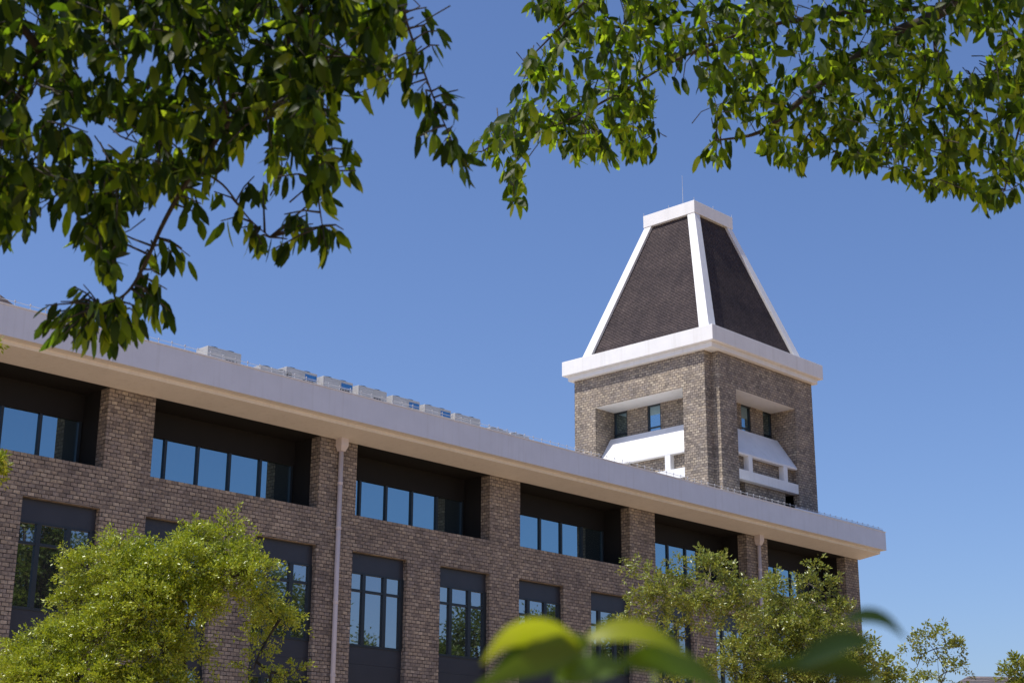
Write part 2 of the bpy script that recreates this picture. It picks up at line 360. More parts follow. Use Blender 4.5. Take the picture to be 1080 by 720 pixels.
for P, (a, b), axis, base in ((PL, LH, 1, TX0), (PR, RH, 0, TY0)):
    s = MB(); s.prism([(base+1.3, 20.50), (base+1.16, 20.50), (base+.06, 18.90), (base+.06, 18.80), (base+.34, 18.80), (base+1.3, 20.1)], a+.003, b-.003, axis)
    par = s.build('balcony_parapet', PARAPET, twr, bevel=.015)
    r = MB(); r.prism([(base+.04, 17.57), (base+.04, 18.05), (base+.355, 18.06), (base+.355, 17.57)], a+.003, b-.003, axis); r.build('rail', PARAPET, par)
    for u in (a+.90, b-1.22):
        p = MB()
        if axis == 0: p.box(u, u+.33, base+.06, base+.355, 18.05, 18.82)
        else: p.box(base+.06, base+.355, u, u+.33, 18.05, 18.82)
        p.build('post', PARAPET, par)
# cornice, tiled roof, ribs and cap
OC = .46
cx0, cx1, cy0, cy1 = TX0-OC, TX1+OC, TY0-OC, TY1+OC
c = MB(); c.box(cx0, cx1, cy0, cy1, 23.86, 24.63); co = c.build('cornice', WHITE, twr, bevel=.02)
c = MB(); c.box(TX0-.24, TX1+.24, TY0-.24, TY1+.24, 23.60, 23.86); c.build('moulding', WHITE, co, bevel=.02)
KI = 3.11; kx0, kx1, ky0, ky1 = cx0+KI, cx1-KI, cy0+KI, cy1-KI
ZR0, ZR1 = 24.63, 32.15
ro = .66                                                         # foot of the roof stands in from the cornice edge
def rp(t, ix, iy, ins=0.):                                        # corner of the roof pyramid at height fraction t
    bx0, bx1, by0, by1 = cx0+ro+ins, cx1-ro-ins, cy0+ro+ins, cy1-ro-ins
    tx0, tx1, ty0, ty1 = kx0+.035+ins, kx1-.035-ins, ky0+.035+ins, ky1-.035-ins
    x = (bx0, bx1)[ix]*(1-t)+(tx0, tx1)[ix]*t; y = (by0, by1)[iy]*(1-t)+(ty0, ty1)[iy]*t
    return np.array([x, y, ZR0*(1-t)+ZR1*t])
t_ = MB(); ii = .17
cs = ((0, 0), (1, 0), (1, 1), (0, 1))
NR = 80
for (a, b) in zip(cs, cs[1:]+cs[:1]):                             # courses of shingle, each lapping over the one below
    for k in range(NR):
        t0, t1 = k/NR, (k+1)/NR
        p0, p1, q0, q1 = rp(t0, *a, ii-.03), rp(t0, *b, ii-.03), rp(t1, *b, ii), rp(t1, *a, ii)
        t_.poly([p0, p1, q0, q1]); r0, r1 = rp(t0, *a, ii), rp(t0, *b, ii); t_.poly([r0, r1, p1, p0])
t_.build('tile_roof', TILE, twr)
for ix, iy in cs:
    sx, sy = (1 if ix == 0 else -1), (1 if iy == 0 else -1)
    def quad(t):
        p = rp(t, ix, iy); w0 = .60*(1-t)+.47*t
        return [p, p+np.array([sx*w0, 0, 0]), p+np.array([sx*w0, sy*w0, 0]), p+np.array([0, sy*w0, 0])]
    r = MB(); A, B = quad(0.002), quad(1.)
    r.hexa(A, B) if sx*sy > 0 else r.hexa(A[::-1], B[::-1])
    r.build('rib', WHITE, twr, bevel=.02)
cp = MB(); cp.box(kx0, kx1, ky0, ky1, 32.15, 32.84); cp.build('cap', WHITE, twr, bevel=.02)
lr = MB(); lr.tube([(kx0+.9, ky0+1.4, 32.84), (kx0+.9, ky0+1.4, 34.9)], [.018, .008], 6); lr.build('lightning_rod', METAL, twr)
st = MB()
for (x, y) in ((kx0+.03, ky0+.03), (kx1-.03, ky0+.03), (kx0+.03, ky1-.03), (kx1-.03, ky1-.03), ((kx0+kx1)/2, ky0+.03), (kx0+.03, (ky0+ky1)/2)): st.tube([(x, y, 32.84), (x, y, 33.0)], .012, 5)
st.build('lightning_conductor', METAL, twr)

# ------------------------------------------------------------------ rooftop air conditioners
# (pixel of the left end, top z, blue sticker, label)
AC = [(219, 17.20, 0, 'tallest grey air conditioner at the left end of the rooftop row'),
      (275, 16.93, 0, 'low grey air conditioner next to the leftmost tall unit on the roof'),
      (302, 17.20, 1, 'air conditioner with a blue sticker, third from left on the roof edge'),
      (341, 17.22, 1, 'air conditioner with a blue sticker, fourth from left on the roof edge'),
      (378, 17.22, 0, 'air conditioner without sticker, between four blue stickered units'),
      (414, 17.18, 1, 'air conditioner with a blue sticker, third of the four stickered units'),
      (448, 17.16, 1, 'air conditioner with a blue sticker, rightmost of the stickered units'),
      (480, 17.13, 0, 'plain air conditioner just right of the last blue stickered unit'),
      (517, 16.85, 0, 'low plain air conditioner, second from the right end of the roof row'),
      (539, 16.85, 0, 'low plain air conditioner at the right end of the rooftop row')]
def make_ac(x, zt, blue, label):
    y0 = .5; zt += .06 if zt > 17 else .14; wd = 1.42 if zt > 17.05 else 1.1; dp = .68; zb = 15.9
    a = thing('air_conditioner', (x+wd/2, y0+dp/2, zb), label, 'air conditioner', 'air conditioners along the roof edge')
    b = MB(); b.box(x, x+wd, y0, y0+dp, zb+.12, zt); b.build('casing', ACWHITE, a, bevel=.02)
    for k in (.1, wd-.22):
        f = MB(); f.box(x+k, x+k+.12, y0+.03, y0+dp-.03, zb, zb+.12); f.build('foot', ACDARK, a)
    lv = MB()
    for k in range(9): lv.box(x+.06, x+wd*.5, y0-.012, y0+.004, zt-.12-k*.075, zt-.085-k*.075)
    lv.build('louvre', METAL, a)
    gl = MB()
    for k in range(4): gl.box(x+wd*.54+k*.13, x+wd*.54+k*.13+.085, y0-.008, y0+.01, zt-.42, zt-.335)
    gl.build('vent', ACDARK, a)
    for k in (.36, wd-.36):
        rg = MB(); rg.tube([(x+k, y0+dp/2, zt+.002), (x+k, y0+dp/2, zt+.05)], .25, 16); rg.build('fan_guard', ACDARK, a)
    pl = MB(); pl.box(x-.012, x+.01, y0+.12, y0+dp-.1, zb+.6, zt-.28); pl.build('side_grille', ACDARK if False else METAL, a)
    if blue:
        s = MB(); s.box(x+wd*.60, x+wd*.97, y0-.006, y0+.004, zt-.30, zt-.10); s.build('sticker', ACBLUE, a)
    return a
for px, zt, blue, lab in AC:
    make_ac(aty(px, 400, .5)[0] if False else None or (lambda k: CAM[0]+k[0]*(.5-CAM[1])/k[1])(ray(px, 368+(px-210)*.27)), zt, blue, lab)

# ------------------------------------------------------------------ roofs seen beyond
hb = thing('rear_wing', (20.6, 15, 0), 'dark tiled hip roof just showing above the eave at the left edge', 'building')
h = MB(); h.box(11.6, 27.2, 8.2, 15.4, 15.9, 18.8); h.build('wall', RENDER, hb)
h = MB(); a, b, c_, d_ = (11.1, 7.7, 18.8), (27.7, 7.7, 18.8), (27.7, 15.9, 18.8), (11.1, 15.9, 18.8); e1, e2 = (14.6, 11.8, 22.8), (24.15, 11.8, 22.8)
for q in ([a, b, e2, e1], [c_, d_, e1, e2]): h.poly(q)
h.poly([b, c_, e2]); h.poly([d_, a, e1]); h.poly([a, d_, c_, b]); h.build('tile_roof', TILE, hb)
pa_, pb_ = at(1021, 712.5, 110), at(1150, 696, 114)
fh = thing('distant_house', (pa_[0], pa_[1], 0), 'low distant building with a grey shingled roof at the lower right', 'building')
dx = pb_-pa_; dx[2] = 0; dx /= np.linalg.norm(dx); dn = np.array([-dx[1], dx[0], 0.]); zr = pa_[2]
if np.dot(dn, CAM-pa_) > 0: dn = -dn
h = MB(); A = [pa_-dx*5-dn*6, pa_+dx*35-dn*6, pa_+dx*35+dn*6, pa_-dx*5+dn*6]
lo = [np.array([*p[:2], zr-3.4]) for p in A]; rA, rB = np.array([*pa_[:2], zr]), np.array([*(pa_+dx*30)[:2], zr])
h.poly([lo[0], lo[1], rB, rA]); h.poly([lo[2], lo[3], rA, rB]); h.poly([lo[1], lo[2], rB]); h.poly([lo[3], lo[0], rA]); h.poly(lo[::-1]); h.build('roof', FARTILE, fh)
h = MB(); B = [pa_-dx*4.6-dn*5.5, pa_+dx*34.6-dn*5.5, pa_+dx*34.6+dn*5.5, pa_-dx*4.6+dn*5.5]
h.hexa([np.array([*p[:2], 0]) for p in B], [np.array([*p[:2], zr-3.41]) for p in B]); h.build('wall', RENDER, fh)

# ------------------------------------------------------------------ foliage
def unit(v): return v/(np.linalg.norm(v, axis=-1, keepdims=True)+1e-9)
def small_leaves(P, D, L, wr=.24, fold=.25):
    """folded diamond leaves: base P, direction D, length L"""
    n = len(P); D = unit(D); rnd = rng.normal(size=(n, 3)); S = unit(np.cross(D, rnd)); Nn = np.cross(S, D)
    m = P + D*(L*.45)[:, None]; wv = (L*wr)[:, None]
    V = np.stack([P, m+S*wv+Nn*wv*fold, P+D*L[:, None], m-S*wv+Nn*wv*fold], 1).reshape(-1, 3)
    i = np.arange(n)*4
    Fc = np.concatenate([np.stack([i, i+1, i+2], 1), np.stack([i, i+2, i+3], 1)])
    return V, Fc
TS = np.array([0., .10, .30, .55, .80, 1.]); WS = np.array([.05, .58, .95, 1., .70, .02])
def broad_leaves(P, D, Nn, L, wr=.17, fold=.18, curl=.26):
    n = len(P); D = unit(D); S = unit(np.cross(D, Nn)); Nn = np.cross(S, D); k = len(TS)
    t = TS[None, :, None]; Lx = L[:, None, None]
    cu = (rng.uniform(-.3, 1., n)*curl)[:, None, None]
    C = P[:, None]+D[:, None]*Lx*t - Nn[:, None]*Lx*cu*t*t + S[:, None]*Lx*(rng.normal(0, .06, n))[:, None, None]*t*t
    wv = (WS*wr)[None, :, None]*Lx*rng.uniform(.8, 1.15, n)[:, None, None]
    wob = 1+.10*rng.normal(size=(n, k, 1))
    A = C+S[:, None]*wv*wob+Nn[:, None]*wv*fold; B = C-S[:, None]*wv*wob+Nn[:, None]*wv*fold
    V = np.stack([A, C, B], 2).reshape(-1, 3)                    # n, k, 3
    b = (np.arange(n)*k*3)[:, None]; s = np.arange(k-1)[None]*3
    q1 = np.stack([b+s, b+s+1, b+s+4, b+s+3], -1).reshape(-1, 4); q2 = np.stack([b+s+1, b+s+2, b+s+5, b+s+4], -1).reshape(-1, 4)
    return V, np.concatenate([q1, q2])

def lump_tree(name, label, cat, base, d, lumps, leaf, mleaf, mbark, dens, flat=.75, trunks=1, group=None, r0=.09, spray=.35, up=.5, lean=0.):
    """lumps: (u, v, r in px, depth offset in m, density factor) of a tree standing d metres away"""
    t = thing(name, base, label, cat, group); br = MB(); Vs = []; Fs = []; n0 = 0
    base = np.array(base, float); px = d/F_PX
    fork = base + np.array([0, 0, .28])*d*.12
    cen = np.mean([at(u, v, d+o) for u, v, r, o, q in lumps], 0)
    hubs = []
    for k in range(trunks):
        j = rng.normal(0, .12, 3)*np.array([1, 1, 0])
        top = base*.35+cen*.65 + rng.normal(0, .35, 3)*np.array([1, 1, .4]); top[2] = base[2]+(cen[2]-base[2])*.72
        mid = base*.6+top*.4 + rng.normal(0, .1, 3); mid[2] = base[2]+(top[2]-base[2])*.5
        br.tube([base+j*.4, mid, top], [r0, r0*.75, r0*.5], 8); hubs += [top, mid*.4+top*.6]
    for (u, v, r, o, q) in lumps:
        c = at(u, v, d+o); R = r*px
        hb_ = min(hubs, key=lambda h: np.linalg.norm(h-c)); m = hb_*.45+c*.55 - np.array([0, 0, R*.25]) + rng.normal(0, .06, 3)
        br.tube([hb_, m, c], [r0*.34, r0*.2, r0*.09], 6); hubs.append(m)
        ns = max(5, int(dens*q*(r/25.)**2*26))
        dirs = unit(rng.normal(size=(ns, 3))+np.array([0, 0, .25])); rad = R*rng.uniform(.25, 1., ns)**.6
        sp = c + dirs*rad[:, None]*np.array([1, 1, flat])*.8                         # start of each spray
        sd_ = unit(dirs*np.array([1, 1, .5]) + np.array([0, 0, up])*rng.uniform(.2, 1.2, (ns, 1)) + rng.normal(0, .35, (ns, 3)))
        ln = spray*rng.uniform(.5, 1.25, ns)
        for k in range(ns):
            if rng.random() < .3: br.tube([c+(sp[k]-c)*.3, sp[k], sp[k]+sd_[k]*ln[k]*.8], [r0*.07, r0*.05, r0*.03], 3)
        m_ = 40
        tt = rng.uniform(.0, 1., (ns, m_)); side = rng.normal(size=(ns, m_, 3))
        P = sp[:, None]+sd_[:, None]*(ln[:, None]*tt)[..., None] - np.array([0, 0, 1])*(ln[:, None]*tt*tt*.25)[..., None] + side*leaf*.35
        D = sd_[:, None]*.7 + unit(side)*.9 + np.array([0, 0, -.15])
        L = leaf*rng.uniform(.6, 1.3, ns*m_)
        V, Fc = small_leaves(P.reshape(-1, 3), D.reshape(-1, 3), L); Vs.append(V); Fs.append(Fc+n0); n0 += len(V)
    br.build('trunk', mbark, t, True)
    np_mesh('crown', np.concatenate(Vs), np.concatenate(Fs), mleaf, t)
    return t

def gp(u, d):                                   # ground point below a pixel column at distance d
    p = at(u, 640, d); return (p[0], p[1], 0.)
LM = [(208, 572, 22, 0, .8), (240, 562, 14, .3, .6), (247, 552, 7, .2, .5), (250, 583, 22, .2, 1), (268, 600, 18, 0, 1), (282, 648, 22, .4, .9), (300, 652, 14, .3, .8), (243, 610, 30, -.3, 1.1),
      (190, 600, 38, -.5, 1.1), (130, 580, 20, 0, .9), (155, 590, 24, .2, 1), (128, 603, 30, -.4, 1), (92, 600, 22, .2, .9), (78, 592, 12, 0, .7), (85, 636, 30, .3, 1), (150, 636, 42, -.8, 1.1), (200, 640, 36, -.6, 1), (268, 628, 18, -.2, .7),
      (108, 668, 40, -.6, 1), (52, 682, 30, -.2, 1), (22, 692, 20, 0, .9), (12, 710, 18, 0, .8), (40, 715, 36, -.5, 1), (165, 685, 36, -.9, .9), (95, 722, 42, -.8, 1), (160, 735, 45, -.8, 1), (203, 690, 18, -.5, .5), (275, 680, 16, .2, .5),
      (268, 705, 12, 0, .4), (302, 713, 10, 0, .6), (315, 706, 6, 0, .5), (235, 748, 30, -.5, .6), (285, 740, 22, 0, .7), (30, 770, 45, -.3, .7), (120, 790, 50, -.3, .7), (205, 790, 48, 0, .7)]
lump_tree('garden_tree', 'bushy lime green tree in front of the wall at the lower left', 'tree', gp(190, 26), 26, LM, .054, LEAF_LIME, BARKDARK, 3.2, .75, 4, r0=.085, spray=.34)
LA = [(750, 602, 17, 0, .9), (751, 586, 6, 0, .5), (738, 595, 10, .2, .6), (765, 612, 13, .2, .8), (702, 620, 22, 0, .8), (680, 605, 10, .3, .35), (672, 595, 6, .3, .3), (690, 640, 22, .2, .75), (728, 628, 24, -.3, .9), (740, 650, 22, -.3, .6),
      (705, 660, 18, 0, .5), (782, 628, 20, 0, .9), (778, 648, 20, -.2, .8), (715, 595, 6, 0, .3), (662, 655, 8, 0, .3), (690, 685, 14, 0, .4), (670, 640, 10, 0, .4), (740, 715, 16, 0, .7), (700, 718, 16, 0, .7)]
lump_tree('garden_tree', 'loose olive tree with a pale stem before the dark recessed windows', 'tree', gp(735, 31), 31, LA, .07, LEAF_OLIVE, BARKPALE, 2.1, .8, 2, r0=.045, spray=.36, group='olive trees before the right end of the building')
LB = [(808, 628, 20, 0, .9), (815, 610, 8, 0, .5), (838, 645, 24, .2, .9), (866, 613, 12, 0, .7), (858, 598, 5, 0, .4), (850, 622, 12, .2, .6), (884, 628, 9, 0, .5), (882, 650, 20, .2, .9), (812, 660, 28, -.3, 1), (858, 670, 30, -.3, 1), (893, 680, 22, 0, 1),
      (785, 690, 24, -.3, 1.1), (825, 700, 34, -.5, 1.2), (872, 706, 34, -.4, 1.1), (903, 706, 20, 0, 1), (760, 705, 18, 0, 1), (800, 740, 40, 0, 1), (860, 750, 40, 0, 1), (900, 740, 25, 0, .8)]
lump_tree('garden_tree', 'denser olive tree below the last window bay at the building corner', 'tree', gp(840, 33), 33, LB, .072, LEAF_OLIVE, BARKDARK, 2.3, .8, 3, r0=.05, spray=.38, group='olive trees before the right end of the building')
LC = [(988, 682, 16, 0, .55), (1000, 692, 16, 0, .6), (975, 672, 9, 0, .35), (1012, 680, 8, 0, .35), (960, 684, 8, 0, .25), (992, 668, 8, 0, .3), (962, 706, 12, 0, .4), (985, 710, 16, .3, .8), (1010, 706, 10, 0, .5), (970, 730, 18, 0, .8), (1000, 735, 20, 0, .8)]
lump_tree('garden_tree', 'sparse young tree standing against the sky right of the building', 'tree', gp(985, 48), 48, LC, .105, LEAF_OLIVE, BARKDARK, 1.1, .9, 2, r0=.05, spray=.45)
LD = [(924, 700, 11, 0, .8), (919, 684, 6, 0, .4), (930, 712, 13, 0, .9), (941, 716, 8, 0, .5), (922, 735, 18, 0, .9), (940, 740, 14, 0, .8)]
lump_tree('garden_tree', 'small green tree just right of the brick building corner', 'tree', gp(926, 44), 44, LD, .12, LEAF_OLIVE, BARKDARK, 2., .9, 1, r0=.05, spray=.4)
LE = [(1078, 697, 8, 0, .7), (1064, 710, 7, 0, .8), (1074, 716, 12, 0, .9), (1090, 705, 16, 0, .9), (1085, 735, 20, 0, .9), (1110, 715, 20, 0, .9)]
lump_tree('garden_tree', 'green tree cut by the right edge in front of the shingled roof', 'tree', gp(1088, 52), 52, LE, .13, LEAF_OLIVE, BARKDARK, 2., .9, 1, r0=.06, spray=.4)
LS = [(-12, 361, 3, 0, 1.), (-40, 355, 18, 0, .8), (-10, 487, 4, 0, 1.), (-12, 497, 4, 0, 1.), (-4, 485, 2, 0, .5), (-25, 490, 22, 0, .8), (-110, 430, 60, 0, .8), (-130, 360, 60, 0, .8), (-130, 520, 60, 0, .8)]
lump_tree('street_tree', 'pale yellow green twigs reaching in at the left edge', 'tree', gp(-190, 15), 15, LS, .055, LEAF_LIME, BARKDARK, 1.4, .8, 1, r0=.06, spray=.16)

# trees across the lawn, outside the picture, that the window glass mirrors
def mass_tree(loc, h, rad, label, seed, nl=90, leaf=.24):
    r_ = np.random.default_rng(seed); t = thing('lawn_tree', (*loc, 0), label, 'tree', 'trees across the lawn mirrored in the windows')
    b = MB(); L0 = np.array([*loc, 0.]); b.tube([L0, L0+[.1, .1, h*.4], L0+[0, .2, h*.7]], [.3, .22, .1], 8)
    P = []; D = []
    for k in range(nl):
        q = r_.normal(size=3); q /= np.linalg.norm(q); c = L0+np.array([0, 0, h*.6])+q*np.array([rad, rad, h*.38])*r_.uniform(.4, 1.)**.5
        b.tube([L0+[0, .1, h*.45], c], [.08, .02], 5); n = 260; s = r_.normal(size=(n, 3)); P.append(c+s*rad*.15); D.append(s+r_.normal(size=(n, 3)))
    b.build('trunk', BARK, t, True); P = np.concatenate(P); D = np.concatenate(D)
    V, Fc = small_leaves(P, D, leaf*r_.uniform(.6, 1.4, len(P))); np_mesh('crown', V, Fc, LEAF_DARK, t)
def mirrored(u, vtop, D):              # where a tree must stand so that the facade mirrors it at picture column u
    k = ray(u, vtop); k = k/np.linalg.norm(k[:2]); p = CAM+k*D
    return (p[0], -(p[1]-.25)+.25), p[2]
for k, (u, vt, r, D, lab) in enumerate([
        (20, 540, 5., 96, 'broad green tree mirrored in the left panes of the leftmost lower window'),
        (100, 548, 4.2, 90, 'green tree mirrored in the right panes of the leftmost lower window'),
        (47, 462, 2., 88, 'tall narrow tree whose top is mirrored in the leftmost upper window'),
        (288, 596, 3.4, 92, 'tree mirrored in the lower window just left of the pale downpipe'),
        (392, 672, 3.4, 95, 'low tree mirrored along the bottom of the window right of the downpipe'),
        (508, 634, 2.3, 95, 'round tree filling the right panes of the second window right of the downpipe'),
        (468, 664, 2., 97, 'low tree mirrored at the left of the second window right of the downpipe'),
        (578, 642, 2.7, 97, 'tree mirrored in the third window right of the downpipe above the blurred leaf'),
        (645, 650, 2.6, 98, 'tree mirrored in the fourth window right of the downpipe'),
        (690, 650, 2.6, 98, 'tree mirrored in the lower window behind the loose olive tree')]):
    l, h = mirrored(u, vt, D)
    mass_tree(l, h, r, lab, 100+k)

# ------------------------------------------------------------------ the two big trees whose boughs hang into the picture
def inpoly(u, v, poly):
    c = np.zeros(len(u), bool); n = len(poly)
    for i in range(n):
        x0, y0 = poly[i]; x1, y1 = poly[(i+1) % n]
        if y0 == y1: continue
        k = ((y0 > v) != (y1 > v)) & (u < (x1-x0)*(v-y0)/(y1-y0)+x0); c ^= k
    return c
def pix(P):
    q = P-CAM; z = q@FW; return 540+F_PX*(q@RT)/z, 360-F_PX*(q@UP)/z
DOWN = np.array([0, 0, -1.])
def bough_tree(name, label, trunk, limbs, poly, gaps, nfill, spots, dr, leafL, mleaf, nper, roof, seed, limbw=.6):
    r_ = np.random.default_rng(seed)
    t = thing(name, trunk[0], label, 'tree'); br = MB()
    br.tube([np.array(p, float) for p in trunk], [.17, .15, .12][:len(trunk)] if len(trunk) <= 3 else np.linspace(.18, .09, len(trunk)), 10)
    LP = []                                                       # all limb points, for hooking twigs on
    for (pts, ra, rb) in limbs:
        P = [at(*p) for p in pts]; P = [np.array(trunk[-1], float)]+P if pts[0][0] < -150 or pts[0][0] > 1200 else P
        # smooth the polyline
        Q = []
        for k in range(len(P)-1):
            for s in np.linspace(0, 1, 6, endpoint=False): 
                p0, p1, p2, p3 = P[max(k-1, 0)], P[k], P[k+1], P[min(k+2, len(P)-1)]
                Q.append(.5*((2*p1)+(-p0+p2)*s+(2*p0-5*p1+4*p2-p3)*s*s+(-p0+3*p1-3*p2+p3)*s**3))
        Q.append(P[-1]); br.tube(Q, np.linspace(ra, rb, len(Q))*limbw, 7); LP += Q
    LP = np.array(LP)
    cl = []
    xs = [p[0] for p in poly]; ys = [p[1] for p in poly]
    while len(cl) < nfill:
        u, v = r_.uniform(min(xs), max(xs)), r_.uniform(min(ys), max(ys))
        ju = u + 9*math.sin(v/13.+seed)+6*math.sin(u/7.1+v/9.); jv = v + 12 + 9*math.sin(u/15.+seed*2)+6*math.sin(u/6.3-v/11.)    # ragged, tufted edge
        if inpoly(np.array([ju, u]), np.array([jv, v+6]), poly).all() and not any(inpoly(np.array([u]), np.array([v+9.]), gq)[0] for gq in gaps): cl.append((u, v, r_.uniform(*dr), nper, 0., 1.))
    nf = len(cl)
    for s in spots:
        u, v = s[0], s[1]; n = (s[2] if len(s) > 2 else 4)+1; lat = s[3] if len(s) > 3 else 0.; sc_ = s[4] if len(s) > 4 else 1.
        cl.append((u, v, np.mean(dr)+r_.uniform(-.35, .35), n, lat, sc_))
    Ps = []; Ds = []; Ns = []; Ls = []; keep = []
    for ci, (u, v, d, n, lat, sc_) in enumerate(cl):
        p = at(u, v, d); k = np.argmin(np.linalg.norm(LP-p, axis=1)); q = LP[k]
        vec = q-p; ln = np.linalg.norm(vec)
        mid = (p+q)/2+np.array([0, 0, .05*ln])+r_.normal(0, .03, 3)*ln
        if ci >= nf and ln < .7: br.tube([q, mid, p], [.005, .0036, .0024], 4)
        elif r_.random() < .4:
            g_ = p+vec/ln*min(ln, .28)+np.array([0, 0, .06])+r_.normal(0, .05, 3); br.tube([g_, (g_+p)/2+r_.normal(0, .02, 3), p], [.0036, .003, .002], 4)
        tdir = -vec/(ln+1e-6)
        for j in range(n):
            b = p - tdir*r_.uniform(0, .10)*(n > 2) + r_.normal(0, .008, 3)
            a = r_.normal(size=3); a[2] *= .5
            dd = DOWN*r_.uniform(.8, 1.5)+a/np.linalg.norm(a)*r_.uniform(.1, .75)+tdir*.15+RT*lat
            if ci < nf and r_.random() < .42: dd = dd+np.array([0, 0, r_.uniform(.4, 1.4)])+a*.5+tdir*.4
            Ps.append(b); Ds.append(dd); Ls.append(leafL*r_.uniform(.55, 1.25)*sc_)
            nn = r_.normal(size=3); nn = nn*.8+np.array([0, 0, .5])-ray(u, v)*.5; Ns.append(nn); keep.append(ci >= nf)
    # crown overhead, beyond the frame: it shades the boughs
    for (c, rad, n) in roof:
        q = r_.normal(size=(n, 3)); q /= np.linalg.norm(q, axis=1)[:, None]; P = np.array(c)+q*np.array(rad)*(r_.uniform(0, 1, (n, 1))**.4)
        for p in P:
            m = 4
            for j in range(m):
                a = r_.normal(size=3); Ps.append(p+a*.08); Ds.append(DOWN*.8+a*.6); Ns.append(r_.normal(size=3)+np.array([0, 0, 1.])); Ls.append(leafL*r_.uniform(.8, 1.4)); keep.append(None)
        for p in P[::6]:
            k = np.argmin(np.linalg.norm(LP-p, axis=1)); br.tube([LP[k], (LP[k]+p)/2+[0, 0, .1], p], [.02, .01, .004], 5)
    Ps, Ds, Ns, Ls = map(np.array, (Ps, Ds, Ns, Ls))
    cen = Ps+unit(Ds)*(Ls*.55)[:, None]; u, v = pix(cen); tip = Ps+unit(Ds)*(Ls*.9)[:, None]; u2, v2 = pix(tip)
    ok = np.ones(len(Ps), bool)
    fill = np.array([k is not None and not k for k in keep]); far = np.array([k is None for k in keep])
    ip = inpoly(u, v, poly) & inpoly(u2, v2, [(a, b) for a, b in poly])
    ok &= ~fill | inpoly(u, v-14, poly) | ip
    ok &= ~far | (v < -40) | (u < -60) | (u > 1140)
    for gq in gaps: ok &= far | ~inpoly(u, v, gq)
    Ps, Ds, Ns, Ls = Ps[ok], Ds[ok], Ns[ok], Ls[ok]
    V, Fc = broad_leaves(Ps, Ds, Ns, Ls)
    br.build('trunk', BARKDARK, t, True); np_mesh('crown', V, Fc, mleaf, t, True)
    print(name, len(Ps), 'leaves')
    return t

def ell(u, v, a, b, rot=0.):
    return [(u+a*math.cos(k)*math.cos(rot)-b*math.sin(k)*math.sin(rot), v+a*math.cos(k)*math.sin(rot)+b*math.sin(k)*math.cos(rot)) for k in np.linspace(0, 2*math.pi, 10, endpoint=False)]
PLF = [(-60, -60), (425, -60), (428, 30), (415, 70), (408, 100), (372, 97), (354, 115), (353, 142), (374, 156), (372, 190), (342, 207), (318, 202), (305, 176), (280, 188), (262, 182), (255, 167), (240, 178), (226, 198), (200, 194),
       (190, 218), (160, 218), (135, 242), (130, 288), (112, 296), (98, 268), (80, 258), (72, 228), (60, 218), (45, 218), (42, 242), (15, 252), (-60, 262)]
GLF = [[(30, 0), (45, 8), (38, 35), (25, 60), (8, 45), (25, 25)], ell(92, 72, 8, 18), [(142, 62), (186, 48), (180, 60), (150, 92), (143, 80)], [(28, 95), (48, 100), (45, 130), (30, 140)], [(60, 125), (100, 122), (150, 142), (150, 162), (130, 162), (100, 150), (70, 140)],
       [(266, 142), (283, 143), (275, 170), (258, 200), (222, 196), (245, 184)], ell(36, 165, 6, 12), ell(172, 22, 6, 10), ell(60, 14, 6, 8), ell(52, 172, 10, 6), ell(120, 75, 6, 12), ell(112, 18, 6, 6), ell(232, 150, 6, 8), ell(80, 178, 9, 6), ell(88, 30, 4, 8)]
